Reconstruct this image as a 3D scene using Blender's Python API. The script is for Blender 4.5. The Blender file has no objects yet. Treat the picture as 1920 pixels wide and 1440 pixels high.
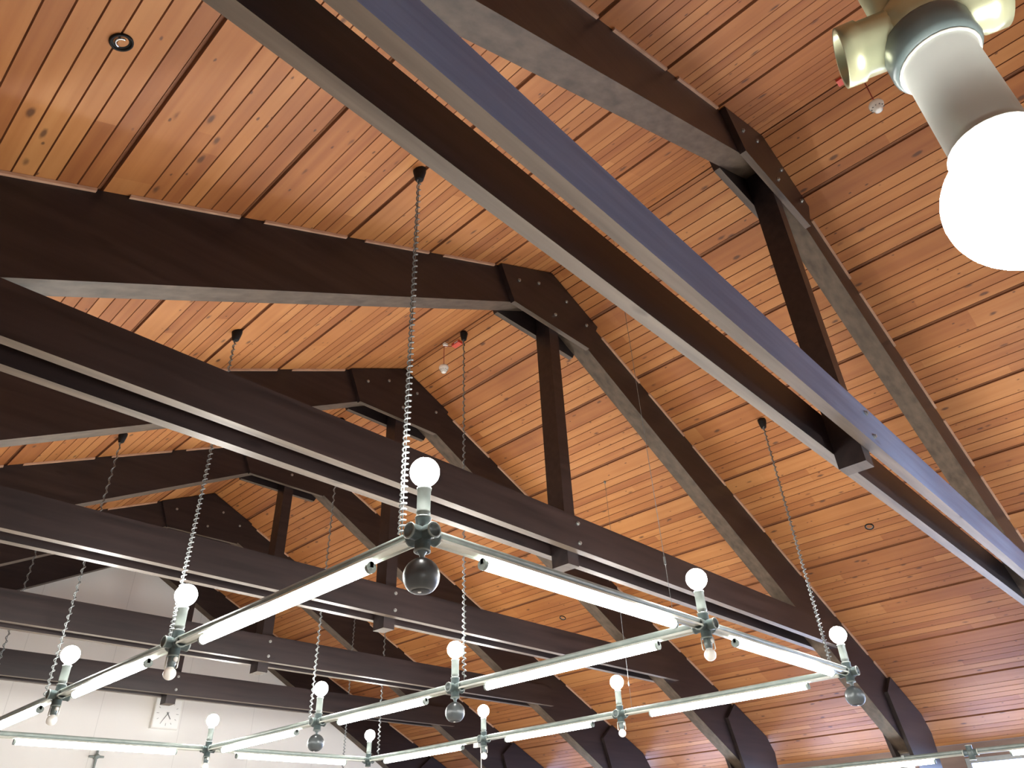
import bpy, bmesh, math, random
from mathutils import Vector, Matrix
random.seed(7)
SC = bpy.context.scene
COL = SC.collection

# ------------------------------------------------------------------ camera, world, exposure
S = 1.65            # truss spacing in metres
Z0 = 2.95           # height of the underside of the tie beams above the floor
def P(x, y, z):     # bay units (x across, y along the ridge, z from tie underside) -> metres
    return Vector((x * S, y * S, z * S + Z0))

cam = bpy.data.objects.new('camera', bpy.data.cameras.new('camera'))
COL.objects.link(cam)
cam.data.sensor_fit = 'HORIZONTAL'
cam.data.sensor_width = 36.0
cam.data.lens = 1350.994 / 1920 * 36.0
cam.data.clip_start = 0.02
R = Matrix(((0.6918143, -0.7210974, -0.0375696),
            (0.3769261, 0.4050192, -0.8329983),
            (0.6158894, 0.5621192, 0.5519985)))
M = Matrix((R[0], -R[1], -R[2])).transposed().to_4x4()
M.translation = P(-1.87317, -0.50025, -0.87061)
cam.matrix_world = M
SC.camera = cam

w = bpy.data.worlds.new('world'); SC.world = w; w.use_nodes = True
w.node_tree.nodes['Background'].inputs[0].default_value = (0.55, 0.68, 1.0, 1)
w.node_tree.nodes['Background'].inputs[1].default_value = 0.25
SC.view_settings.view_transform = 'Standard'
SC.view_settings.look = 'None'
SC.view_settings.gamma = 1.0
SC.view_settings.use_curve_mapping = False
SC.view_settings.exposure = 1.40
GLOBE_E = 105.0      # lamp strengths
TUBE_E = 30.0
NEAR_E = 45.0
PANE_E = 4.5
SC.cycles.max_bounces = 8

# ------------------------------------------------------------------ materials
def new_mat(name):
    m = bpy.data.materials.new(name); m.use_nodes = True
    nt = m.node_tree
    return m, nt, nt.nodes['Principled BSDF']
def N(nt, kind, **kw):
    n = nt.nodes.new(kind)
    for k, v in kw.items(): setattr(n, k, v)
    return n
def noisy(name, ca, cb, scale=(1, 1, 1), nscale=6.0, rough=0.5, metal=0.0, bump=0.0, spec=0.5, detail=4):
    m, nt, b = new_mat(name)
    tc = N(nt, 'ShaderNodeTexCoord'); mp = N(nt, 'ShaderNodeMapping')
    mp.inputs['Scale'].default_value = scale
    nz = N(nt, 'ShaderNodeTexNoise'); nz.inputs['Scale'].default_value = nscale; nz.inputs['Detail'].default_value = detail
    cr = N(nt, 'ShaderNodeValToRGB')
    cr.color_ramp.elements[0].position = 0.3; cr.color_ramp.elements[1].position = 0.72
    cr.color_ramp.elements[0].color = (*ca, 1); cr.color_ramp.elements[1].color = (*cb, 1)
    L = nt.links.new
    L(tc.outputs['Object'], mp.inputs['Vector']); L(mp.outputs[0], nz.inputs['Vector'])
    L(nz.outputs['Fac'], cr.inputs[0]); L(cr.outputs[0], b.inputs['Base Color'])
    b.inputs['Roughness'].default_value = rough; b.inputs['Metallic'].default_value = metal
    b.inputs['Specular IOR Level'].default_value = spec
    if bump:
        bp = N(nt, 'ShaderNodeBump'); bp.inputs['Strength'].default_value = bump; bp.inputs['Distance'].default_value = 0.004
        L(nz.outputs['Fac'], bp.inputs['Height']); L(bp.outputs[0], b.inputs['Normal'])
    return m
def emit(name, col, e):
    m, nt, b = new_mat(name)
    b.inputs['Base Color'].default_value = (0.8, 0.8, 0.8, 1)
    b.inputs['Emission Color'].default_value = (*col, 1)
    b.inputs['Emission Strength'].default_value = e
    return m

def knots(nt, vec, scale, thr, keep):
    """0..1 mask of small round knots."""
    L = nt.links.new
    mp = N(nt, 'ShaderNodeMapping'); mp.inputs['Scale'].default_value = scale
    L(vec, mp.inputs['Vector'])
    nz = N(nt, 'ShaderNodeTexNoise'); nz.inputs['Scale'].default_value = 3.0
    L(mp.outputs[0], nz.inputs['Vector'])
    mixv = N(nt, 'ShaderNodeVectorMath', operation='MULTIPLY_ADD')
    mixv.inputs[1].default_value = (0.16, 0.16, 0.16)
    L(nz.outputs['Color'], mixv.inputs[0]); L(mp.outputs[0], mixv.inputs[2])
    vo = N(nt, 'ShaderNodeTexVoronoi'); vo.inputs['Scale'].default_value = 1.0
    L(mixv.outputs[0], vo.inputs['Vector'])
    mr = N(nt, 'ShaderNodeMapRange', interpolation_type='SMOOTHSTEP')
    mr.inputs['From Min'].default_value = thr; mr.inputs['From Max'].default_value = thr * 0.35
    L(vo.outputs['Distance'], mr.inputs['Value'])
    sp = N(nt, 'ShaderNodeSeparateColor'); L(vo.outputs['Color'], sp.inputs[0])
    gt = N(nt, 'ShaderNodeMath', operation='LESS_THAN'); gt.inputs[1].default_value = keep
    L(sp.outputs[0], gt.inputs[0])
    mu = N(nt, 'ShaderNodeMath', operation='MULTIPLY')
    L(mr.outputs[0], mu.inputs[0]); L(gt.outputs[0], mu.inputs[1])
    return mu.outputs[0]

def make_ceiling_mat():
    m, nt, b = new_mat('knotty_pine_boards')
    L = nt.links.new
    tc = N(nt, 'ShaderNodeTexCoord'); ob = tc.outputs['Object']
    at = N(nt, 'ShaderNodeAttribute', attribute_name='board')
    sx = N(nt, 'ShaderNodeSeparateXYZ'); L(ob, sx.inputs[0])
    a1 = N(nt, 'ShaderNodeMath', operation='MULTIPLY'); a1.inputs[1].default_value = 37.0; L(at.outputs['Fac'], a1.inputs[0])
    a2 = N(nt, 'ShaderNodeMath', operation='MULTIPLY_ADD'); a2.inputs[1].default_value = 0.5
    L(sx.outputs['Y'], a2.inputs[0]); L(a1.outputs[0], a2.inputs[2])
    fl = N(nt, 'ShaderNodeMath', operation='FLOOR'); L(a2.outputs[0], fl.inputs[0])
    cb = N(nt, 'ShaderNodeCombineXYZ'); L(fl.outputs[0], cb.inputs[0]); L(a1.outputs[0], cb.inputs[1])
    wn = N(nt, 'ShaderNodeTexWhiteNoise', noise_dimensions='2D'); L(cb.outputs[0], wn.inputs['Vector'])
    # board colour
    cr = N(nt, 'ShaderNodeValToRGB'); e = cr.color_ramp.elements
    e[0].position = 0.0; e[0].color = (0.27, 0.090, 0.026, 1)
    e[1].position = 1.0; e[1].color = (0.49, 0.225, 0.075, 1)
    k = e.new(0.5); k.color = (0.385, 0.150, 0.044, 1)
    # grain along the board
    mp = N(nt, 'ShaderNodeMapping'); mp.inputs['Scale'].default_value = (26, 1.1, 26); L(ob, mp.inputs['Vector'])
    gn = N(nt, 'ShaderNodeTexNoise'); gn.inputs['Scale'].default_value = 1.0; gn.inputs['Detail'].default_value = 5
    L(mp.outputs[0], gn.inputs['Vector'])
    mx = N(nt, 'ShaderNodeMath', operation='MULTIPLY_ADD'); mx.inputs[1].default_value = 0.62
    L(wn.outputs['Value'], mx.inputs[0])
    g2 = N(nt, 'ShaderNodeMath', operation='MULTIPLY_ADD'); g2.inputs[1].default_value = 0.9; g2.inputs[2].default_value = -0.28
    L(gn.outputs['Fac'], g2.inputs[0]); L(g2.outputs[0], mx.inputs[2])
    L(mx.outputs[0], cr.inputs[0])
    # slow blotches
    bn = N(nt, 'ShaderNodeTexNoise'); bn.inputs['Scale'].default_value = 1.7; L(ob, bn.inputs['Vector'])
    mixb = N(nt, 'ShaderNodeMix', data_type='RGBA', blend_type='MULTIPLY'); mixb.inputs['Factor'].default_value = 0.35
    crb = N(nt, 'ShaderNodeValToRGB'); crb.color_ramp.elements[0].position = 0.35; crb.color_ramp.elements[0].color = (0.62, 0.5, 0.42, 1)
    crb.color_ramp.elements[1].position = 0.62; crb.color_ramp.elements[1].color = (1, 1, 1, 1)
    L(bn.outputs['Fac'], crb.inputs[0]); L(cr.outputs[0], mixb.inputs['A']); L(crb.outputs[0], mixb.inputs['B'])
    k1 = knots(nt, ob, (13, 5.5, 13), 0.20, 0.42)
    k2 = knots(nt, ob, (24, 13, 24), 0.17, 0.26)
    km = N(nt, 'ShaderNodeMath', operation='MAXIMUM'); L(k1, km.inputs[0]); L(k2, km.inputs[1])
    kf = N(nt, 'ShaderNodeMath', operation='MULTIPLY'); kf.inputs[1].default_value = 0.8; L(km.outputs[0], kf.inputs[0])
    mk = N(nt, 'ShaderNodeMix', data_type='RGBA'); L(kf.outputs[0], mk.inputs['Factor'])
    L(mixb.outputs['Result'], mk.inputs['A']); mk.inputs['B'].default_value = (0.055, 0.022, 0.012, 1)
    L(mk.outputs['Result'], b.inputs['Base Color'])
    b.inputs['Roughness'].default_value = 0.52
    b.inputs['Specular IOR Level'].default_value = 0.35
    return m

def make_beam_mat(name, ca, cb, rough, spec, kn=0.6):
    m, nt, b = new_mat(name); L = nt.links.new
    tc = N(nt, 'ShaderNodeTexCoord'); ob = tc.outputs['Object']
    mp = N(nt, 'ShaderNodeMapping'); mp.inputs['Scale'].default_value = (1.6, 24, 24); L(ob, mp.inputs['Vector'])
    gn = N(nt, 'ShaderNodeTexNoise'); gn.inputs['Scale'].default_value = 1.0; gn.inputs['Detail'].default_value = 6
    L(mp.outputs[0], gn.inputs['Vector'])
    cr = N(nt, 'ShaderNodeValToRGB'); cr.color_ramp.elements[0].position = 0.3; cr.color_ramp.elements[1].position = 0.75
    cr.color_ramp.elements[0].color = (*ca, 1); cr.color_ramp.elements[1].color = (*cb, 1)
    L(gn.outputs['Fac'], cr.inputs[0])
    k1 = knots(nt, ob, (2.6, 9, 9), 0.16, 0.35)
    kf = N(nt, 'ShaderNodeMath', operation='MULTIPLY'); kf.inputs[1].default_value = kn; L(k1, kf.inputs[0])
    mk = N(nt, 'ShaderNodeMix', data_type='RGBA'); L(kf.outputs[0], mk.inputs['Factor'])
    L(cr.outputs[0], mk.inputs['A']); mk.inputs['B'].default_value = (ca[0] * .25, ca[1] * .22, ca[2] * .22, 1)
    L(mk.outputs['Result'], b.inputs['Base Color'])
    bp = N(nt, 'ShaderNodeBump'); bp.inputs['Strength'].default_value = 0.25; bp.inputs['Distance'].default_value = 0.003
    L(gn.outputs['Fac'], bp.inputs['Height']); L(bp.outputs[0], b.inputs['Normal'])
    b.inputs['Roughness'].default_value = rough; b.inputs['Specular IOR Level'].default_value = spec
    return m

def make_wall_mat(name, col, pitch):
    m, nt, b = new_mat(name); L = nt.links.new
    tc = N(nt, 'ShaderNodeTexCoord'); sx = N(nt, 'ShaderNodeSeparateXYZ'); L(tc.outputs['Object'], sx.inputs[0])
    md = N(nt, 'ShaderNodeMath', operation='PINGPONG'); md.inputs[1].default_value = pitch / 2
    L(sx.outputs['X'], md.inputs[0])
    lt = N(nt, 'ShaderNodeMath', operation='LESS_THAN'); lt.inputs[1].default_value = 0.004; L(md.outputs[0], lt.inputs[0])
    nz = N(nt, 'ShaderNodeTexNoise'); nz.inputs['Scale'].default_value = 1.3
    cr = N(nt, 'ShaderNodeValToRGB'); cr.color_ramp.elements[0].color = (*[c * .94 for c in col], 1); cr.color_ramp.elements[1].color = (*col, 1)
    L(tc.outputs['Object'], nz.inputs['Vector']); L(nz.outputs['Fac'], cr.inputs[0])
    mk = N(nt, 'ShaderNodeMix', data_type='RGBA'); L(lt.outputs[0], mk.inputs['Factor'])
    L(cr.outputs[0], mk.inputs['A']); mk.inputs['B'].default_value = (*[c * .84 for c in col], 1)
    L(mk.outputs['Result'], b.inputs['Base Color']); b.inputs['Roughness'].default_value = 0.8
    return m

MAT = {
    'ceiling': make_ceiling_mat(),
    'groove': noisy('shadow_groove_strip', (0.17, 0.060, 0.022), (0.25, 0.095, 0.036), (2, 1, 2), 4, 0.7),
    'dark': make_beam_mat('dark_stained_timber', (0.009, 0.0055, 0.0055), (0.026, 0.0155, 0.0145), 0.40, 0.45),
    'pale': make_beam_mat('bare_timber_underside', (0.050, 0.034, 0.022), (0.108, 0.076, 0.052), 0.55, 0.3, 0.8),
    'blue_lit': make_beam_mat('blue_lit_tint_timber', (0.080, 0.125, 0.235), (0.140, 0.205, 0.355), 0.42, 0.45),  # bluish light on the near plank, put into the timber colour
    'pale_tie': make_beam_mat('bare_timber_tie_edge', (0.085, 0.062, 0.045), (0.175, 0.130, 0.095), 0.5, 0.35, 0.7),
    'strip': noisy('pale_trim_timber', (0.42, 0.24, 0.15), (0.56, 0.34, 0.22), (1, 8, 8), 5, 0.6),
    'wall': make_wall_mat('white_wall_board', (0.80, 0.78, 0.745), 0.91),
    'wall_plain': noisy('plain_plaster', (0.70, 0.67, 0.62), (0.76, 0.73, 0.68), nscale=2, rough=0.85),
    'floor': noisy('pale_floor', (0.56, 0.50, 0.43), (0.68, 0.61, 0.53), (1, 6, 1), 3, 0.45),
    'paint': noisy('grey_green_painted_metal', (0.17, 0.20, 0.185), (0.23, 0.265, 0.245), nscale=20, rough=0.38, spec=0.6),
    'joint': noisy('dark_green_cast_metal', (0.085, 0.115, 0.115), (0.13, 0.165, 0.16), nscale=30, rough=0.34, spec=0.7),
    'lamp_body': noisy('pale_grey_enamel', (0.42, 0.44, 0.40), (0.50, 0.52, 0.48), nscale=14, rough=0.35, spec=0.6),
    'added_cool_tube': emit('added_cool_tube_glass', (0.66, 0.80, 1.0), TUBE_E),  # glass of the tubes added outside the view
    'reflector': noisy('satin_aluminium', (0.50, 0.52, 0.47), (0.62, 0.64, 0.58), nscale=12, rough=0.33, metal=0.55),
    'brass': noisy('pale_olive_metal', (0.46, 0.48, 0.30), (0.58, 0.60, 0.40), nscale=12, rough=0.28, metal=0.6),
    'rim': noisy('bright_rim_metal', (0.72, 0.74, 0.66), (0.82, 0.84, 0.76), nscale=12, rough=0.3, metal=0.3),
    'steel': noisy('zinc_bolt', (0.34, 0.35, 0.34), (0.5, 0.52, 0.5), nscale=60, rough=0.3, metal=0.8),
    'coil': noisy('grey_coiled_cable', (0.10, 0.11, 0.11), (0.2, 0.215, 0.21), nscale=40, rough=0.4, spec=0.7),
    'wire': noisy('bright_steel_wire', (0.5, 0.5, 0.46), (0.62, 0.62, 0.58), nscale=40, rough=0.35, metal=0.6),
    'black': noisy('black_plastic', (0.006, 0.005, 0.005), (0.012, 0.011, 0.010), nscale=30, rough=0.55, spec=0.2),
    'speaker': noisy('dark_glossy_shell', (0.045, 0.054, 0.058), (0.065, 0.075, 0.08), nscale=8, rough=0.33, spec=0.6),
    'grille': noisy('speaker_grille', (0.01, 0.012, 0.015), (0.035, 0.04, 0.045), nscale=260, rough=0.5),
    'white': noisy('white_plastic', (0.74, 0.73, 0.68), (0.82, 0.81, 0.76), nscale=10, rough=0.4),
    'frost': noisy('frosted_white_glass', (0.86, 0.85, 0.79), (0.90, 0.89, 0.84), nscale=6, rough=0.22, spec=0.6),
    'red': noisy('red_plastic', (0.55, 0.06, 0.035), (0.68, 0.09, 0.05), nscale=20, rough=0.4),
    'redwire': noisy('red_cable', (0.22, 0.035, 0.025), (0.3, 0.05, 0.035), nscale=20, rough=0.5),
    'ink': noisy('grey_ink', (0.16, 0.16, 0.155), (0.2, 0.2, 0.19), nscale=20, rough=0.6),
    'mark': noisy('pale_grey_print', (0.36, 0.36, 0.35), (0.42, 0.42, 0.41), nscale=20, rough=0.6),
    'wall_brown': noisy('brown_board', (0.13, 0.08, 0.065), (0.18, 0.115, 0.09), (1, 1, 6), 3, 0.6),
    'dial': noisy('clock_dial', (0.84, 0.845, 0.82), (0.88, 0.885, 0.86), nscale=3, rough=0.5),
    'globe': emit('lit_globe_glass', (1.0, 0.985, 0.94), GLOBE_E),
    'near_globe': emit('lit_near_globe_glass', (1.0, 0.99, 0.96), NEAR_E),
    'tube': emit('lit_fluorescent_glass', (0.985, 1.0, 0.955), TUBE_E),
    'pane': emit('daylight_window_glass', (0.42, 0.58, 1.0), PANE_E),
    'frame': noisy('grey_window_frame', (0.22, 0.23, 0.23), (0.3, 0.31, 0.31), nscale=10, rough=0.45),
    'chrome': noisy('polished_reflector', (0.85, 0.85, 0.85), (0.95, 0.95, 0.95), nscale=5, rough=0.15, metal=1.0),
}

# ------------------------------------------------------------------ mesh helpers
class MB:
    def __init__(s): s.bm = bmesh.new()
    def _faces(s, verts, faces, mi=0, smooth=False):
        vs = [s.bm.verts.new(v) for v in verts]
        out = []
        for f in faces:
            try:
                fc = s.bm.faces.new([vs[i] for i in f]); fc.material_index = mi; fc.smooth = smooth; out.append(fc)
            except ValueError: pass
        return out
    def box(s, a, b, mi=0):
        x0, y0, z0 = (min(a[i], b[i]) for i in range(3)); x1, y1, z1 = (max(a[i], b[i]) for i in range(3))
        return s._faces([(x0, y0, z0), (x1, y0, z0), (x1, y1, z0), (x0, y1, z0), (x0, y0, z1), (x1, y0, z1), (x1, y1, z1), (x0, y1, z1)],
                        [(0, 3, 2, 1), (4, 5, 6, 7), (0, 1, 5, 4), (1, 2, 6, 5), (2, 3, 7, 6), (3, 0, 4, 7)], mi)
    def prism(s, poly, y0, y1, mi=0):          # poly of (x, z), extruded along y
        n = len(poly)
        v = [(x, y0, z) for x, z in poly] + [(x, y1, z) for x, z in poly]
        return s._faces(v, [tuple(range(n)), tuple(range(2 * n - 1, n - 1, -1))] + [(i, i + n, (i + 1) % n + n, (i + 1) % n) for i in range(n)], mi)
    def prism_x(s, poly, x0, x1, mi=0):        # poly of (y, z), extruded along x
        n = len(poly)
        v = [(x0, y, z) for y, z in poly] + [(x1, y, z) for y, z in poly]
        return s._faces(v, [tuple(range(n)), tuple(range(2 * n - 1, n - 1, -1))] + [(i, i + n, (i + 1) % n + n, (i + 1) % n) for i in range(n)], mi)
    def lathe(s, prof, org=(0, 0, 0), axis=(0, 0, 1), n=20, mi=0, smooth=True):   # prof of (radius, along axis)
        ax = Vector(axis).normalized()
        u = ax.orthogonal().normalized(); v = ax.cross(u); o = Vector(org)
        rings = []
        for r, t in prof:
            if r < 1e-6: rings.append([s.bm.verts.new(o + ax * t)])
            else: rings.append([s.bm.verts.new(o + ax * t + (u * math.cos(2 * math.pi * i / n) + v * math.sin(2 * math.pi * i / n)) * r) for i in range(n)])
        for a, b in zip(rings, rings[1:]):
            for i in range(n):
                j = (i + 1) % n
                q = [a[i], a[j], b[j], b[i]] if len(a) > 1 and len(b) > 1 else ([a[0], b[j], b[i]] if len(a) == 1 and len(b) > 1 else ([a[i], a[j], b[0]] if len(b) == 1 and len(a) > 1 else None))
                if q:
                    f = s.bm.faces.new(q); f.material_index = mi; f.smooth = smooth
    def cyl(s, a, b, r, n=16, mi=0, r2=None, smooth=True):
        a, b = Vector(a), Vector(b); L = (b - a).length
        r2 = r if r2 is None else r2
        s.lathe([(0, 0), (r, 0)], a, b - a, n, mi, False); s.lathe([(r, 0), (r2, L)], a, b - a, n, mi, smooth); s.lathe([(r2, L), (0, L)], a, b - a, n, mi, False)
    def sphere(s, c, r, n=24, m=14, mi=0, t0=0.0, t1=math.pi):
        pr = []
        for i in range(m + 1):
            t = t0 + (t1 - t0) * i / m
            pr.append((max(0, r * math.sin(t)), -r * math.cos(t)))
        s.lathe(pr, c, (0, 0, 1), n, mi)
    def path(s, pts, r, n=6, mi=0):
        pts = [Vector(p) for p in pts]; prev = None; up = None
        for i, p in enumerate(pts):
            t = (pts[min(i + 1, len(pts) - 1)] - pts[max(i - 1, 0)]).normalized()
            if up is None: up = t.orthogonal().normalized()
            up = (up - t * up.dot(t)).normalized(); v = t.cross(up)
            ring = [s.bm.verts.new(p + (up * math.cos(2 * math.pi * k / n) + v * math.sin(2 * math.pi * k / n)) * r) for k in range(n)]
            if prev:
                for k in range(n):
                    f = s.bm.faces.new([prev[k], prev[(k + 1) % n], ring[(k + 1) % n], ring[k]]); f.material_index = mi; f.smooth = True
            else: s.bm.faces.new(ring[::-1]).material_index = mi
            prev = ring
        s.bm.faces.new(prev).material_index = mi
    def bevel(s, w):
        es = [e for e in s.bm.edges if len(e.link_faces) == 2 and e.calc_face_angle(0) > 0.5]
        bmesh.ops.bevel(s.bm, geom=es, offset=w, segments=1, profile=0.5, affect='EDGES')
    def build(s, name, mats, parent=None, loc=None, underside=False, fix=True):
        if fix: bmesh.ops.recalc_face_normals(s.bm, faces=s.bm.faces[:])
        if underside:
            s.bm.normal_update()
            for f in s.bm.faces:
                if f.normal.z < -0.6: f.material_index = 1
        me = bpy.data.meshes.new(name); s.bm.to_mesh(me); s.bm.free()
        for m in (mats if isinstance(mats, (list, tuple)) else [mats]): me.materials.append(MAT[m])
        o = bpy.data.objects.new(name, me); COL.objects.link(o)
        if loc is not None: o.location = loc
        if parent is not None: o.parent = parent
        return o
def tag(o, label=None, cat=None, group=None, kind=None):
    if label: o['label'] = label
    if cat: o['category'] = cat
    if group: o['group'] = group
    if kind: o['kind'] = kind
    return o
def thing(name, loc, label, cat, group=None, rz=0.0):
    o = bpy.data.objects.new(name, None); COL.objects.link(o)
    o.empty_display_size = 0.1; o.location = loc; o.rotation_euler = (0, 0, rz)
    return tag(o, label, cat, group)
def clone(root, loc, label, group=None, rz=None):
    r = root.copy(); COL.objects.link(r); r.location = loc; r['label'] = label
    if group: r['group'] = group
    if rz is not None: r.rotation_euler = (0, 0, rz)
    for ch in list(root.children):
        c = ch.copy(); COL.objects.link(c); c.parent = r
        for g in list(ch.children):
            d = g.copy(); COL.objects.link(d); d.parent = c
    return r

# ------------------------------------------------------------------ dimensions (bay units)
H, PM = 1.2638, 0.4702            # ridge height and roof slope
DA, DB = 0.1657, 0.0682           # rafter depth at the ridge, growth outward
TA, TB, TH = 0.0648, 0.0363, 0.1228   # tie planks: outer face, inner face, height
RW, KW, GA = 0.0362, 0.028, 0.057     # half rafter width, half king post width, gusset outer face
XW = 3.50                         # side walls
YB, YE = -2.3, 5.04               # back wall and end wall
def roof(x): return H - PM * abs(x)
def under(x): return roof(x) - DA - DB * abs(x)

# ------------------------------------------------------------------ room shell
def build_ceiling():
    bm = bmesh.new(); lay = bm.faces.layers.float.new('board')
    y0, y1 = (YB - 0.05) * S, (YE + 0.05) * S
    def face(pts, mi, bid):
        f = bm.faces.new([bm.verts.new(p) for p in pts]); f.material_index = mi; f[lay] = bid
    for sgn in (-1, 1):
        nx, nz = (sgn * PM, 1.0); ln = math.hypot(nx, nz); nx /= ln; nz /= ln
        def pt(x, y, d): return (x * S + nx * d, y, roof(x) * S + Z0 + nz * d)
        per = 0.3333
        x0 = -1.345 if sgn < 0 else 0.918
        cells = []                                     # (xa, xb, kind) with xa < xb
        for k in range(-12, 12):
            g = x0 + k * per
            cells.append((g, g + 0.0115, 'gap'))
            xs = [g + 0.0115, g + 0.096] + [g + 0.096 + (per - 0.096) * i / 6 for i in range(1, 7)]
            for a, b in zip(xs, xs[1:]): cells.append((a, b, 'board'))
        lo, hi = (-XW, 0.0) if sgn < 0 else (0.0, XW)
        for a, b, kind in cells:
            a, b = max(a, lo), min(b, hi)
            if b - a < 1e-4: continue
            bid = random.random()
            if kind == 'gap':
                d = 0.012
                face([pt(a, y0, d), pt(a, y1, d), pt(b, y1, d), pt(b, y0, d)], 1, bid)
                face([pt(a, y0, 0), pt(a, y1, 0), pt(a, y1, d), pt(a, y0, d)], 1, bid)
                face([pt(b, y0, 0), pt(b, y1, 0), pt(b, y1, d), pt(b, y0, d)], 1, bid)
            else:
                v = 0.0017                              # half width of the V joint
                face([pt(a + v, y0, 0), pt(a + v, y1, 0), pt(b - v, y1, 0), pt(b - v, y0, 0)], 0, bid)
                for p, q in ((a, a + v), (b, b - v)):
                    face([pt(p, y0, 0.007), pt(p, y1, 0.007), pt(q, y1, 0), pt(q, y0, 0)], 1, bid)
        face([pt(lo, y0, 0.03), pt(lo, y1, 0.03), pt(hi, y1, 0.03), pt(hi, y0, 0.03)], 1, 0.5)   # back of the boards
    bmesh.ops.recalc_face_normals(bm, faces=bm.faces[:])
    for f in bm.faces:
        f.normal_update()
        if f.material_index == 0 and f.normal.z > 0: f.normal_flip()
    me = bpy.data.meshes.new('ceiling'); bm.to_mesh(me); bm.free()
    me.materials.append(MAT['ceiling']); me.materials.append(MAT['groove'])
    o = bpy.data.objects.new('ceiling', me); COL.objects.link(o)
    tag(o, kind='structure', label='vaulted ceiling of knotty orange pine boards running along the ridge')
build_ceiling()

mb = MB(); a, b = P(-XW - .05, YB - .05, 0), P(XW + .05, YE + .05, 0)
mb.box((a.x, a.y, -0.1), (b.x, b.y, 0)); tag(mb.build('floor', 'floor'), kind='structure')
def gable(name, ya, yb, mat):
    mb = MB()
    poly = [(-XW * S, 0), (XW * S, 0), (XW * S, roof(XW) * S + Z0), (0, H * S + Z0), (-XW * S, roof(XW) * S + Z0)]
    mb.prism(poly, ya * S, yb * S)
    return tag(mb.build(name, mat), kind='structure')
gable('wall_end', YE, YE + 0.05, 'wall')
gable('wall_back', YB - 0.05, YB, 'wall_plain')
mb = MB(); mb.box((-(XW + .05) * S, YB * S, 0), (-XW * S, YE * S, roof(XW) * S + Z0)); tag(mb.build('wall_left', 'wall_plain'), kind='structure')
# right wall with a band of daylight windows under the eave
WZ0, WZ1 = -1.05 * S + Z0, -0.46 * S + Z0
mb = MB()
mb.box((XW * S, YB * S, 0), ((XW + .05) * S, YE * S, WZ0)); mb.box((XW * S, YB * S, WZ1), ((XW + .05) * S, YE * S, roof(XW) * S + Z0))
bays = [(max(k + 0.12, YB + .05), k + 0.88) for k in range(-2, 5)]
edges = [YB] + [v for p in bays for v in p] + [YE]
for i in range(0, len(edges), 2): mb.box((XW * S, edges[i] * S, WZ0), ((XW + .05) * S, edges[i + 1] * S, WZ1))
tag(mb.build('wall_right', 'wall_brown'), kind='structure')
for i, (ya, yb) in enumerate(bays):
    w_ = bpy.data.objects.new('window_%d' % (i + 1), None); COL.objects.link(w_); w_.location = (XW * S, (ya + yb) / 2 * S, WZ0)
    tag(w_, kind='structure')
    hw, hh, f = (yb - ya) / 2 * S, WZ1 - WZ0, 0.045
    mb = MB()
    mb.box((0.01, -hw, 0), (0.07, hw, f)); mb.box((0.01, -hw, hh - f), (0.07, hw, hh))
    for yy in (-hw, -f / 2, hw - f): mb.box((0.01, yy, f), (0.07, yy + f, hh - f))
    mb.build('window_frame', 'frame', w_)
    mb = MB(); mb.box((0.035, -hw + f, f), (0.043, -f / 2, hh - f)); mb.build('pane', 'pane', w_)
    mb = MB(); mb.box((0.035, f / 2, f), (0.043, hw - f, hh - f)); mb.build('pane', 'pane', w_)

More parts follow.
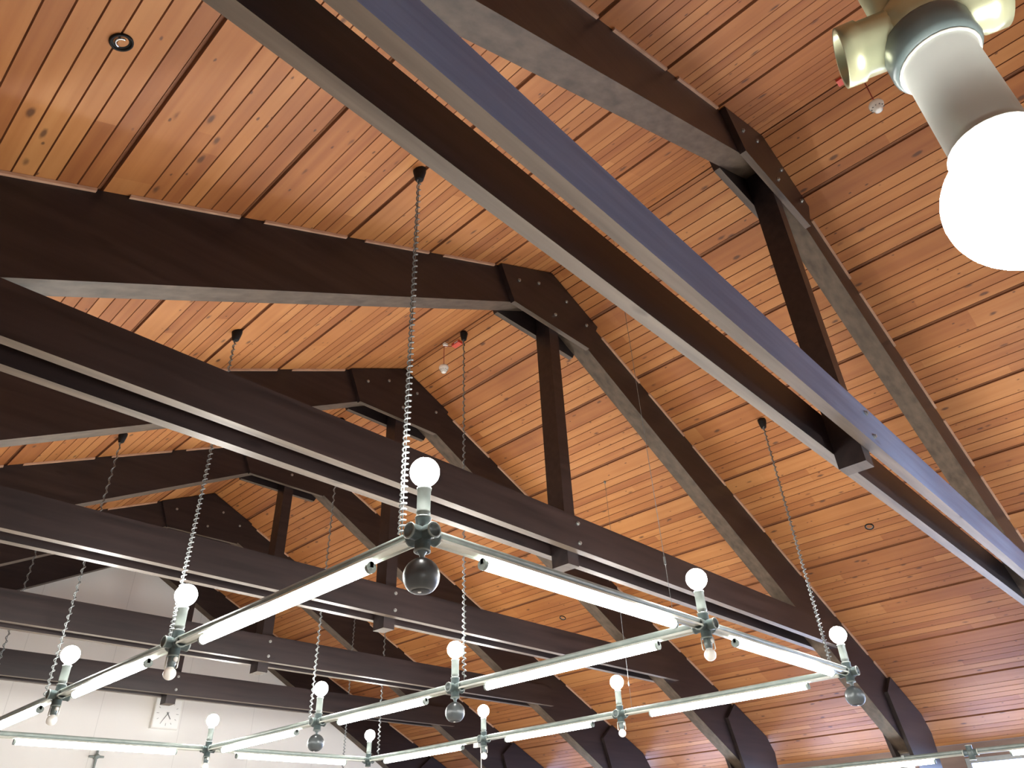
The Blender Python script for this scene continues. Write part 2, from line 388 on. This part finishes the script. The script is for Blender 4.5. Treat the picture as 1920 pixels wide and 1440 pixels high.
# ------------------------------------------------------------------ roof trusses
def bolt_mesh(mb, c, r=0.0125):
    mb.lathe([(0, 0.012), (r * .62, 0.012), (r * .62, 0.006), (r, 0.006), (r, 0), (0, 0)][::-1], c, (0, -1, 0), 8, 0, False)
GUS = [(-0.322, roof(.322) - .004), (0, H - .006), (0.296, roof(.296) - .004), (0.212, 0.957), (-0.255, 0.953)]
GB = [(-0.222, 1.080), (-0.099, 1.139), (0.081, 1.143), (-0.005, 1.023), (0.210, 1.083)]
KNEE = [(2.82, roof(2.82) - .006), (3.17, roof(3.17) - .006), (3.25, -0.33), (3.235, -1.0), (2.90, -1.0), (2.885, -0.62), (2.79, -0.42), (2.70, -0.16)]
def loc_poly(poly): return [(x * S, z * S) for x, z in poly]
def make_truss(label, k, tie=True, group='roof trusses across the hall'):
    t = thing('roof_truss', P(0, k, 0), label, 'roof truss', group)
    for sgn in (-1, 1):
        mb = MB(); X = 3.22
        mb.prism(loc_poly([(0, H), (sgn * X, roof(X)), (sgn * X, under(X)), (0, under(0))]), -RW * S, RW * S)
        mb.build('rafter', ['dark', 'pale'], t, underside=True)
        # pale strip along the top of the near face, broken at each panel joint
        mb = MB(); x = 0.345
        while x < 3.0:
            xa, xb = x + 0.0, x + 0.265
            q = [(xa, roof(xa) - .001), (xb, roof(xb) - .001), (xb, roof(xb) - .010), (xa, roof(xa) - .010)]
            mb.prism(loc_poly([(sgn * u, z) for u, z in q]), -(RW + .008) * S, -RW * S)
            x += 0.3333
        mb.build('trim_strip', 'strip', t)
        mb = MB(); mb.box((sgn * 2.88 * S, -RW * S, -Z0), (sgn * 3.20 * S, RW * S, -0.05 * S - .35 * S)); mb.build('post', 'dark', t)
        for side in (-1, 1):
            mb = MB(); mb.prism(loc_poly([(sgn * u, z) for u, z in KNEE]), side * RW * S, side * GA * S); mb.build('knee_plate', 'dark', t)
    for side in (-1, 1) if tie else ():
        mb = MB(); mb.prism(loc_poly(GUS), side * (RW + .0005) * S, side * GA * S)
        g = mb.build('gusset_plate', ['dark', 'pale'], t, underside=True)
        if side < 0:
            for x, z in GB:
                mb = MB(); bolt_mesh(mb, (x * S, -GA * S, z * S)); mb.build('bolt', 'steel', g)
    if tie:
        for side in (-1, 1):
            mb = MB(); mb.prism(loc_poly([(-2.17, 0), (2.17, 0), (2.10, TH), (-2.10, TH)]), side * TB * S, side * TA * S)
            b_ = mb.build('tie_beam', ['dark', 'pale_tie'], t, underside=True)
            if side < 0:
                for x, z in ((0.004, 0.096), (0.005, 0.025)):
                    mb = MB(); bolt_mesh(mb, (x * S, -TA * S, z * S)); mb.build('bolt', 'steel', b_)
        mb = MB(); mb.box((-KW * S, -TB * .985 * S, -0.045 * S), (KW * S, TB * .985 * S, 1.10 * S)); mb.bevel(0.006)
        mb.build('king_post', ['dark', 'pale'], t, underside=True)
    return t
names = ['nearest roof truss, bluish tie beam running overhead to the lower right', 'second roof truss, its post standing just right of the nearest globe lamp',
         'third roof truss, half hidden behind the globe and large ball speaker', 'fourth roof truss, between the half hidden truss and the last tied one',
         'last dark roof truss with tie beams, hanging just in front of the wall clock']
t0 = make_truss(names[0], 0)
for k in range(1, 5): clone(t0, P(0, k, 0), names[k])
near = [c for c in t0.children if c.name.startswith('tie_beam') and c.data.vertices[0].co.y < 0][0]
near.data = near.data.copy(); near.data.materials[0] = MAT['blue_lit']      # bluish light on this one plank is put into its colour
near['label'] = 'near plank coloured blue grey for bluish light'
make_truss('dark rafters lying flat against the white end wall, without tie beams', 5 - 0.0005, tie=False, group='roof trusses across the hall')

# ------------------------------------------------------------------ suspended lighting frame
ZG = -0.338
CX = {'A': -1.025, 'B': 0.010, 'C': 1.010}
RY = [0.525, 1.565, 2.440, 3.420]
def node(n): return P(CX[n[0]], RY[int(n[1])], ZG)
nodes = [c + str(i) for c in 'ABC' for i in range(4)]
links = [('A0', 'A1'), ('A1', 'A2'), ('A2', 'A3'), ('B0', 'B1'), ('B1', 'B2'), ('B2', 'B3'), ('C0', 'C1'), ('C1', 'C2'), ('C2', 'C3'), ('A0', 'B0'), ('B0', 'C0'), ('A3', 'B3'), ('B3', 'C3')]
def joint_mesh(arms, hub='joint'):
    """Cross joint: a hub with short open collars; arms is a list of directions."""
    mb = MB(); mb.sphere((0, 0, 0), 0.031, 18, 10)
    for d in arms:
        d = Vector(d)
        mb.lathe([(0.025, 0), (0.025, 0.050), (0.0265, 0.050), (0.0265, 0.058), (0.021, 0.058), (0.021, 0.044), (0, 0.044)], (0, 0, 0), d, 18)
        mb.lathe([(0.0268, 0.0535), (0.0275, 0.056), (0.0265, 0.0585), (0.0215, 0.0585)], (0, 0, 0), d, 18, 1)
    return mb
ALL6 = [(1, 0, 0), (-1, 0, 0), (0, 1, 0), (0, -1, 0), (0, 0, 1), (0, 0, -1)]
fr = thing('lighting_frame', node('A0'), 'suspended grey metal rail frame carrying the globe lamps and strip lights', 'light frame')
base = node('A0'); jm = None
for n in nodes:
    if jm is None: jo = joint_mesh(ALL6).build('pipe_joint', ['joint', 'paint'], fr); jm = jo
    else: jo = jm.copy(); COL.objects.link(jo); jo.parent = fr
    jo.location = node(n) - base
def rail_mesh(L):
    """Rail along +x from 0 to L: round pipe above, shallow reflector channel below."""
    mb = MB()
    mb.cyl((0, 0, 0.013), (L, 0, 0.013), 0.0155, 14, 0)
    prof = [(-0.023, -0.005), (0.023, -0.005), (0.026, -0.016), (0.023, -0.016), (0.019, -0.009), (-0.019, -0.009), (-0.023, -0.016), (-0.026, -0.016)]
    mb.prism_x(prof, 0, L, 1)
    mb.box((0, -0.006, -0.007), (L, 0.006, 0.0), 0)
    return mb
def place_dir(o, p, d, base=Vector((0, 0, 0))):
    o.location = p - base; o.rotation_euler = (0, 0, math.atan2(d.y, d.x))
tube_labels = {
    ('A0', 'A1'): 'lit strip light on the rail running down left from the nearest corner joint',
    ('A1', 'A2'): 'lit strip light between the two leftmost hanging frosted bulbs',
    ('A2', 'A3'): 'lit strip light cut by the left edge of the photo',
    ('B0', 'B1'): 'lit strip light on the middle rail, nearest one, right of the dark mid speaker',
    ('B1', 'B2'): 'lit strip light on the middle rail between the two small ball speakers',
    ('B2', 'B3'): 'lit strip light on the middle rail, farthest one, left of the smallest speaker',
    ('C0', 'C1'): 'lit strip light on the far right rail running to the right corner speaker',
    ('C1', 'C2'): 'lit strip light on the far right rail, middle one, above the pull switch',
    ('C2', 'C3'): 'lit strip light on the far right rail, farthest one at the bottom centre',
    ('A0', 'B0'): 'longest lit strip light, running right from the large ball speaker',
    ('B0', 'C0'): 'short looking lit strip light running to the right corner joint',
    ('A3', 'B3'): 'lit strip light on the far cross rail below the wall clock, left one',
    ('B3', 'C3'): 'lit strip light on the far cross rail, right one at the bottom edge'}
TR = 0.0185
def make_tube(L, loc, d, label, glass='tube'):
    t = thing('strip_light', loc, label, 'strip light', 'strip lights on the rail frame', math.atan2(d.y, d.x))
    mb = MB(); mb.cyl((0.02, 0, 0), (L - 0.02, 0, 0), TR, 16); mb.build('tube', glass, t)
    for xa, xb in ((0.006, 0.02), (L - 0.02, L - 0.006)):
        mb = MB(); mb.cyl((xa, 0, 0), (xb, 0, 0), TR * 1.08, 16); mb.box((xa, -0.007, 0), (xb, 0.007, 0.0205)); mb.build('lamp_holder', 'paint', t)
    return t
for a, b in links:
    pa, pb = node(a), node(b); d = (pb - pa); L = d.length; d.normalize()
    o = rail_mesh(L - 0.11).build('rail', ['paint', 'reflector'], fr); place_dir(o, pa + d * 0.055, d, base)
    inset = 0.155 * S
    make_tube(L - 2 * inset, pa + d * inset + Vector((0, 0, -0.0365)), d, tube_labels[(a, b)])

# globe lamps standing on the joints
gl = {
    'A0': 'largest lit globe of the frame, above the big ball speaker', 'B0': 'lit globe above a joint with frosted bulb, two joints left of the right corner',
    'C0': 'lit globe at the right corner of the frame', 'A1': 'lit globe on the left rail beside a coiled cord, above the nearer frosted bulb',
    'A2': 'lit globe nearest the left edge of the photo', 'B1': 'lit globe in the middle of the frame above the mid sized speaker',
    'B2': 'lit globe above the smallest dark ball speaker', 'B3': 'lit globe in front of the white wall, right of the clock',
    'C1': 'lit globe on a thin stem on the far right rail, left of the right corner', 'C2': 'lit globe beside the pull switch on the far right rail',
    'C3': 'lowest lit globe, at the far end joint near the bottom edge', 'A3': 'lit globe just outside the left edge'}
proto = None
for n in nodes:
    if n == 'A3': continue
    loc = node(n) + Vector((0, 0, 0.058))
    if proto is None:
        proto = thing('globe_lamp', loc, gl[n], 'lamp', 'lit globe lamps on the rail frame')
        mb = MB(); mb.lathe([(0, -0.012), (0.019, -0.012), (0.019, 0.006), (0.0235, 0.012), (0.0235, 0.020), (0.0225, 0.022), (0.0225, 0.094), (0.0245, 0.098), (0.0245, 0.104), (0.018, 0.104), (0, 0.104)], (0, 0, 0), (0, 0, 1), 24)
        proto_globe = proto; mb.build('socket', 'paint', proto)
        mb = MB(); pr = [(0.0, 0.1045), (0.0155, 0.1045), (0.0165, 0.112)]
        for i in range(3, 17):
            t = math.pi * i / 16
            pr.append((max(0, 0.050 * math.sin(t)), 0.163 - 0.050 * math.cos(t)))
        mb.lathe(pr, (0, 0, 0), (0, 0, 1), 28); mb.build('globe', 'globe', proto)
    else: clone(proto, loc, gl[n])

# ball speakers hanging under joints
sp = {'A0': 'large dark ball speaker under the nearest corner joint', 'B1': 'mid sized dark ball speaker under the middle joint',
      'B2': 'smallest dark ball speaker, seen before the white wall', 'C0': 'dark ball speaker under the right corner joint, seen against a rafter'}
proto = None
for n, lb in sp.items():
    loc = node(n) + Vector((0, 0, -0.058))
    if proto is None:
        proto = thing('ball_speaker', loc, lb, 'speaker', 'ball speakers under the rail frame')
        mb = MB(); mb.lathe([(0, 0.012), (0.017, 0.012), (0.017, 0), (0.011, -0.006), (0.008, -0.014), (0.008, -0.026), (0, -0.026)], (0, 0, 0), (0, 0, 1), 16); mb.build('stem', 'joint', proto)
        c = Vector((0, 0, -0.078)); r = 0.0575
        mb = MB(); pr = [(0, -r * .80)]
        for i in range(0, 19):
            t = math.radians(36) + (math.pi - math.radians(36)) * i / 18
            pr.append((max(0, r * math.sin(t)), -r * math.cos(t)))
        mb.lathe(pr, c, (0, 0, 1), 32); mb.build('shell', 'speaker', proto)
        mb = MB(); mb.lathe([(0, -r * .92), (r * .30, -r * .905), (r * .50, -r * .85), (r * .56, -r * .79), (0, -r * .79)], c, (0, 0, 1), 32); g = mb.build('grille', 'grille', proto)
        mb = MB(); mb.lathe([(0, -r * .945), (0.0055, -r * .945), (0.0055, -r * .90), (0, -r * .90)], c + Vector((-0.012, -0.008, 0)), (0, 0, 1), 12); mb.build('badge', 'white', g)
    else: clone(proto, loc, lb)

# small unlit frosted bulbs hanging under the other joints
bl = {'B0': 'unlit frosted bulb hanging under the joint before the right corner', 'A1': 'unlit frosted bulb on the left rail, right above the wall clock',
      'A2': 'unlit frosted bulb hanging nearest the left edge', 'B3': 'unlit frosted bulb under the far joint right of the clock, cut by the bottom edge',
      'C1': 'unlit frosted bulb under the thin stemmed globe on the far right rail', 'C2': 'unlit frosted bulb next to the white pull switch',
      }
proto = None
for n, lb in bl.items():
    loc = node(n) + Vector((0, 0, -0.058))
    if proto is None:
        proto = thing('hanging_bulb', loc, lb, 'bulb', 'unlit bulbs under the rail frame')
        mb = MB(); mb.lathe([(0, 0.012), (0.019, 0.012), (0.019, -0.030), (0.017, -0.034), (0.017, -0.044), (0, -0.044)], (0, 0, 0), (0, 0, 1), 18); h = mb.build('bulb_holder', 'joint', proto)
        mb = MB(); mb.lathe([(0, 0), (0.0115, 0), (0.012, 0.005), (0.009, 0.010), (0, 0.0115)], (0.0055, -0.0145, -0.012), (0.36, -0.93, 0), 16); mb.build('sensor_eye', 'white', h)
        mb = MB()
        for sx in (-1, 1):
            dx, dy = 0.64 * sx, -0.77 * sx
            p = Vector((dx * 0.028, dy * 0.028, 0))
            mb.path([p + Vector((0, 0, 0.004)), p + Vector((0, 0, -0.046)), p * 0.85 + Vector((0, 0, -0.050))], 0.003, 6)
        mb.build('guard_wire', 'rim', proto)
        mb = MB(); pr = [(0, -0.040), (0.012, -0.040), (0.0135, -0.046)]
        for i in range(3, 17):
            t = math.pi * i / 16
            pr.append((max(0, 0.0275 * math.sin(t)), -0.071 + 0.0275 * math.cos(t)))
        mb.lathe(pr, (0, 0, 0), (0, 0, 1), 22); mb.build('bulb', 'frost', proto)
    else: clone(proto, loc, lb)

# pull switch
pn = node('C2') + Vector((0, 0.085, -0.022))
ps = thing('pull_switch', pn, 'small white pull switch with cord under the far right rail', 'switch')
mb = MB(); mb.box((-0.016, -0.028, -0.034), (0.016, 0.028, 0)); mb.bevel(0.006); mb.build('switch_body', 'white', ps)
mb = MB(); mb.path([(0.012, -0.028, -0.02), (0.012, -0.036, -0.024), (0.012, -0.037, -0.05), (0.012, -0.038, -0.45)], 0.003, 6); mb.lathe([(0, 0), (0.006, 0.003), (0.005, 0.02), (0, 0.022)], (0.012, -0.038, -0.47), (0, 0, 1), 10); mb.build('pull_cord', 'white', ps)

# ------------------------------------------------------------------ coiled cords and wires from the ceiling
def cord(x, y, zb, label, tail=None, pitch=0.024, r=0.0105, group='coiled cords holding the rail frame'):
    top = P(x, y, roof(x)); end = P(*(tail or (x, y, zb)))
    t = thing('coiled_cord', top, label, 'cord', group)
    mb = MB(); mb.lathe([(0, 0.004), (0.031, 0.004), (0.031, -0.012), (0.020, -0.066), (0.012, -0.074), (0, -0.074)], (0, 0, 0), (0, 0, 1), 14); mb.build('ceiling_cup', 'black', t)
    d = end - top; L = d.length; ax = d.normalized(); u = ax.orthogonal().normalized(); v = ax.cross(u)
    pts = []; s = 0.068; ph = 0.0
    while s < L - 0.01:
        f = s / L
        pt_ = pitch * (1.7 - 0.9 * f)
        rr = r * (0.75 + 0.35 * f)
        pts.append(ax * s + (u * math.cos(ph) + v * math.sin(ph)) * rr)
        ph += 2 * math.pi / 8; s += pt_ / 8
    mb = MB(); mb.path(pts, 0.0034, 5); mb.build('coil', 'coil', t)
    mb = MB(); mb.path([ax * 0.06, ax * L], 0.0026, 6); mb.build('core_wire', 'coil', t)
    return t
cord(-1.018, 0.600, ZG + .02, 'coiled cord running down left of the largest globe to the nearest corner joint')
cord(-1.016, 1.632, ZG + .02, 'coiled cord running down to the left globe above the wall clock')
cord(-1.004, 2.665, ZG + .02, 'coiled cord meeting the left rail behind the leftmost globe', pitch=0.045)
cord(-1.0, 3.505, ZG - .3, 'coiled cord at the left edge hanging in front of the white wall', pitch=0.045)
cord(0.012, 1.519, ZG + .02, 'coiled cord hanging from the ridge beside the red box to the middle joint', pitch=0.04)
cord(0.045, 2.560, ZG + .02, 'coiled cord from the ridge to the joint with the smallest speaker', pitch=0.045)
cord(1.030, 0.604, 0, 'coiled cord down the right roof slope to the right corner of the frame', tail=(0.865, 0.525, ZG + .02), pitch=0.03)
cord(1.012, 3.330, ZG + .02, 'faint coiled cord hanging to the lowest globe at the far end joint', pitch=0.045)
cord(1.200, 3.950, -0.55, 'coiled cord low before the white wall, left of the lowest globe', pitch=0.03)
def hanger(x, y, label):
    a, b = P(x, y, roof(x)), P(x, y, ZG + .02)
    mb = MB(); L = a.z - b.z
    mb.path([(0, 0, 0), (0, 0, -L)], 0.0013, 6); mb.cyl((0, 0, -L * .92), (0, 0, -L * .905), 0.005, 8); mb.lathe([(0, 0), (.012, 0), (.006, -.02), (0, -.02)], (0, 0, 0), (0, 0, 1), 10)
    o = mb.build('hanger_wire', 'coil', None, a); tag(o, label, 'wire', 'straight hanger wires')
hanger(-0.150, 0.525, 'straight thin wire holding the frame left of the globe before the right corner')
hanger(1.012, 1.500, 'straight thin wire beside the thin stemmed globe on the far right rail')

# ------------------------------------------------------------------ near lamp close to the camera
C0_ = Vector((-1.87317, -0.50025, -0.87061))
ray = (R.transposed() @ Vector(((1722 - 960) / 1350.994, (52 - 720) / 1350.994, 1.0)))
nn = C0_ + ray * 0.37
pl = thing('pendant_lamp', P(*nn), 'very near glaring pendant lamp with olive metal cross joint at upper right', 'lamp', rz=math.radians(18))
mb = MB(); mb.sphere((0, 0, 0), 0.034, 22, 12)
for d in ((0, 1, 0), (0, -1, 0)):
    mb.lathe([(0.0245, 0), (0.0245, 0.045), (0.0265, 0.047), (0.0265, 0.062), (0.022, 0.062), (0.022, 0.050), (0, 0.050)], (0, 0, 0), d, 28, 0)
mb.build('pipe_joint', ['brass'], pl)
mb = MB(); up = roof(nn.x) - nn.z
mb.lathe([(0.026, 0.0), (0.026, 0.05), (0.0275, 0.052), (0.0275, up * S), (0, up * S)], (0, 0, 0), (0, 0, 1), 28); mb.build('hanging_pipe', 'brass', pl)
mb = MB(); mb.lathe([(0, -0.016), (0.033, -0.016), (0.034, -0.020), (0.034, -0.044), (0.031, -0.050), (0, -0.050)], (0, 0, 0), (0, 0, 1), 28); mb.build('collar', 'joint', pl)
mb = MB(); mb.lathe([(0, -0.046), (0.0265, -0.046), (0.0285, -0.048), (0.0285, -0.052), (0.027, -0.054), (0.027, -0.150), (0.0285, -0.152), (0.0285, -0.159), (0.021, -0.160), (0.021, -0.152), (0, -0.152)], (0, 0, 0), (0, 0, 1), 32); so = mb.build('socket', 'lamp_body', pl)
mb = MB()
ring = [(0.0292 * math.cos(t), 0.0292 * math.sin(t)) for t in [i * 2 * math.pi / 28 for i in range(29)]]
mb.path([(x, y, -0.051) for x, y in ring], 0.0014, 6); mb.build('rim_ring', 'rim', so)
mb = MB(); mb.path([(x, y, -0.156) for x, y in ring], 0.0014, 6); mb.build('rim_ring', 'rim', so)
mb = MB(); pr = [(0, -0.155), (0.016, -0.155), (0.018, -0.163)] + [(max(0, 0.050 * math.sin(math.pi * i / 24)), -0.208 + 0.050 * math.cos(math.pi * i / 24)) for i in range(3, 25)]
mb.lathe(pr, (0, 0, 0), (0, 0, 1), 36); mb.build('globe', 'near_globe', pl)

# ------------------------------------------------------------------ rail light near the right wall
sx, sy, sz = 2.813, 0.664, -0.488
rl = thing('rail_light', P(sx, sy, sz), 'separate grey light rail along the right wall at the bottom right corner', 'light rail')
mb = joint_mesh([(0, 1, 0), (0, -1, 0), (0, 0, 1), (0, 0, -1), (1, 0, 0)]); mb.build('pipe_joint', ['joint', 'rim'], rl)
for sg, y_ in ((-1, 0), (1, 0), (1, 1.02), (1, 2.04)):  # the two farther lengths are unseen, added to carry extra lamps
    L = 1.02 * S - 0.11
    o = rail_mesh(L).build('rail', ['paint', 'reflector'], rl); o.location = (0, y_ * S + sg * 0.055, 0); o.rotation_euler = (0, 0, sg * math.pi / 2)
    if y_:
        o = joint_mesh([(0, 1, 0), (0, -1, 0)]).build('pipe_joint', ['joint', 'rim'], rl); o.location = (0, y_ * S, 0)
for y0_, lb in ((0.176, 'lit strip light at the bottom edge, on the rail along the right wall'), (-0.176 - 0.72, 'lit strip light cut by the right edge, on the rail along the right wall'),
               (1.02 + 0.15, 'added strip light on the right wall rail, just below the bottom edge'), (2.04 + 0.15, 'added strip light on the right wall rail, farthest one below the bottom edge')):  # last two tubes are unseen, added to brighten the right slope
    t = make_tube(0.72 * S, P(sx, sy + y0_, sz) + Vector((0, 0, -0.0365)), Vector((0, 1, 0)), lb)
# brackets to the posts
for yk in (0, 1, 2, 3):
    mb = MB(); mb.box((0.0, (yk - sy) * S - .012, -0.006), ((2.90 - sx) * S, (yk - sy) * S + .012, 0.010)); mb.box((-.02, (yk - sy) * S - .012, 0.006), (.02, (yk - sy) * S + .012, 0.034)); mb.build('bracket', 'paint', rl)

# ------------------------------------------------------------------ unseen lighting frame, added right of the view to brighten that side
bx0, bx1, by = 0.30, 2.34, -0.475
fb = thing('lighting_frame', P(bx0, by, ZG), 'added unseen rail frame with cool strip lights, beyond the right edge', 'light frame')
for i in range(3):
    o = joint_mesh(ALL6).build('pipe_joint', ['joint', 'paint'], fb); o.location = (i * 1.02 * S, 0, 0)
for i in range(2):
    o = rail_mesh(1.02 * S - 0.11).build('rail', ['paint', 'reflector'], fb); o.location = (i * 1.02 * S + 0.055, 0, 0)
    clone(proto_globe, P(bx0 + (i + 0.0) * 1.02, by, ZG) + Vector((0, 0, 0.058)), ('added globe lamp beyond the right edge, nearest to the ridge', 'added globe lamp beyond the right edge, middle of its rail')[i])
    make_tube(0.71 * S, P(bx0 + 0.155 + i * 1.02, by, ZG) + Vector((0, 0, -0.0365)), Vector((1, 0, 0)), ('added cool strip light beyond the right edge, nearer to the ridge', 'added cool strip light beyond the right edge, nearer to the right wall')[i], 'added_cool_tube')
clone(proto_globe, P(bx0 + 2.04, by, ZG) + Vector((0, 0, 0.058)), 'added globe lamp beyond the right edge, nearest to the right wall')
for x, lb in ((1.42, 'straight wire holding the added frame near its middle'), (2.2, 'straight wire holding the added frame near the right wall')):
    hanger(x, by, lb)

# ------------------------------------------------------------------ ceiling fittings
def on_roof(x): # rotation that turns -z to face into the room along the slope normal
    return math.atan(PM) * (-1 if x < 0 else 1)
def spot(x, y, label, big):
    o = thing('recessed_spot', P(x, y, roof(x)), label, 'ceiling spot', 'recessed spots in the boards'); o.rotation_euler = (0, -math.atan(PM) if x < 0 else math.atan(PM), 0)
    r = 0.0345
    mb = MB(); mb.lathe([(r * .78, 0.006), (r * .78, -0.004), (r * .84, -0.008), (r * .96, -0.008), (r, -0.004), (r, 0.006)], (0, 0, 0), (0, 0, 1), 28); mb.build('trim_ring', 'black', o)
    mb = MB(); mb.lathe([(0, 0.004), (r * .5, 0.002), (r * .8, -0.003)], (0, 0, 0), (0, 0, 1), 28); mb.build('baffle', 'black' if big else 'ink', o)
    if big:
        mb = MB(); pts = [(0.0165 * math.cos(t), 0.0165 * math.sin(t), -0.006) for t in [math.radians(a_) for a_ in range(95, 290, 12)]]
        mb.path(pts, 0.0034, 6); mb.build('reflector', 'chrome', o)
spot(-1.791, 0.515, 'round black recessed spot with curved bright reflector, upper left', True)
spot(1.773, 0.504, 'small round spot in the right slope below the near tie beams', False)
spot(1.781, 2.485, 'small round spot in the right slope behind the longest strip light', False)

def detector(y, label, sgn, drop):
    o = thing('heat_detector', P(0.03 * sgn, y, roof(0.03)), label, 'detector', 'heat detectors along the ridge', 0.0 if sgn > 0 else math.pi)
    mb = MB(); mb.box((-0.022, -0.072, -0.028), (0.022, 0.010, -0.006)); mb.bevel(0.004); rb = mb.build('junction_box', 'red', o)
    mb = MB(); mb.box((-0.0235, -0.062, -0.020), (-0.0221, -0.022, -0.012)); mb.build('name_plate', 'white', rb)
    mb = MB(); mb.box((-0.085, 0.02, -0.034), (-0.05, 0.045, -0.014)); mb.build('clip', 'white', o)
    x = -0.045 * S; yy = 0.024 * S
    mb = MB(); mb.path([(0, 0, -0.02), (-0.03, 0.02, -0.03), (x, yy, -0.040), (x, yy, -0.06), (x, yy, -drop + 0.02)], 0.0030, 6); mb.build('cable', 'redwire', o)
    mb = MB(); mb.lathe([(0, 0.030), (0.020, 0.030), (0.034, 0.020), (0.038, 0.008), (0.034, -0.006), (0.021, -0.024), (0.020, -0.036), (0.012, -0.042), (0, -0.043)], (x, yy, -drop), (0, 0, 1), 22); h = mb.build('sensor_head', 'white', o)
    mb = MB()
    for i in range(10):
        a_ = 2 * math.pi * i / 10
        c = Vector((x + 0.0275 * math.cos(a_), yy + 0.0275 * math.sin(a_), -drop - 0.017)); mb.cyl(c, c + Vector((0.004 * math.cos(a_), 0.004 * math.sin(a_), -0.004)), 0.003, 6)
    mb.build('sensor_slot', 'ink', h)
detector(1.606, 'white cone heat detector on red cable by the ridge, beside a coiled cord', 1, 0.155 * S + .0)
detector(2.645, 'heat detector with red box at the ridge, half hidden behind the second truss', 1, 0.155 * S)
detector(-0.382, 'white cone heat detector hanging just below the olive joint of the near lamp', -1, 0.155 * S)

# ------------------------------------------------------------------ clock and cross on the end wall
ck = thing('wall_clock', P(0.4345, YE, 0.0815), 'square white wall clock with grey hands under the last king post', 'clock')
hw, hh, dp = 0.0945 * S, 0.0965 * S, 0.055
mb = MB(); mb.box((-hw, -dp, -hh), (hw, 0, hh)); mb.bevel(0.006); mb.build('case', 'white', ck)
mb = MB(); mb.box((-hw * .93, -dp - .002, -hh * .93), (hw * .93, -dp + .004, hh * .93)); fc = mb.build('dial', 'dial', ck)
for i in range(12):
    a_ = math.radians(30 * i); r1 = 0.128; r0 = 0.108 if i % 3 else 0.10
    mb = MB(); c, s_ = math.sin(a_), math.cos(a_); px, pz = -s_, c
    hwid = 0.0028
    q = [(c * r0 + px * hwid, s_ * r0 + pz * hwid), (c * r1 + px * hwid, s_ * r1 + pz * hwid), (c * r1 - px * hwid, s_ * r1 - pz * hwid), (c * r0 - px * hwid, s_ * r0 - pz * hwid)]
    mb.prism(q, -dp - .005, -dp - .0015); mb.build('hour_mark', 'mark', fc)
def hand(deg, L, wd, y, name):
    a_ = math.radians(deg); c, s_ = math.sin(a_), math.cos(a_); px, pz = -s_, c
    q = [(-c * .018 + px * wd, -s_ * .018 + pz * wd), (c * L + px * wd * .7, s_ * L + pz * wd * .7), (c * L - px * wd * .7, s_ * L - pz * wd * .7), (-c * .018 - px * wd, -s_ * .018 - pz * wd)]
    mb = MB(); mb.prism(q, -dp - y - .003, -dp - y); mb.build(name, 'ink', ck)
hand(145, 0.070, 0.0055, .006, 'hour_hand'); hand(212, 0.112, 0.0035, .010, 'minute_hand')
mb = MB(); mb.cyl((0, -dp - .016, 0), (0, -dp, 0), 0.007, 12); mb.build('hub', 'ink', ck)

cr_ = thing('wall_cross', P(0.043, YE, -0.206), 'small grey metal cross on the white end wall below the clock', 'cross')
mb = MB(); mb.lathe([(0, -0.05), (0.022, -0.05), (0.026, -0.042), (0.026, 0), (0, 0)][::-1], (0, 0, 0), (0, 1, 0), 18)
mb.build('center_boss', 'paint', cr_)
for d, L in (((1, 0, 0), .075), ((-1, 0, 0), .075), ((0, 0, 1), .08), ((0, 0, -1), .14)):
    mb = MB(); d = Vector(d); mb.cyl(Vector((0, -0.026, 0)) + d * .018, Vector((0, -0.026, 0)) + d * L, 0.013, 14, 0, 0.010); mb.build('arm', 'paint', cr_)
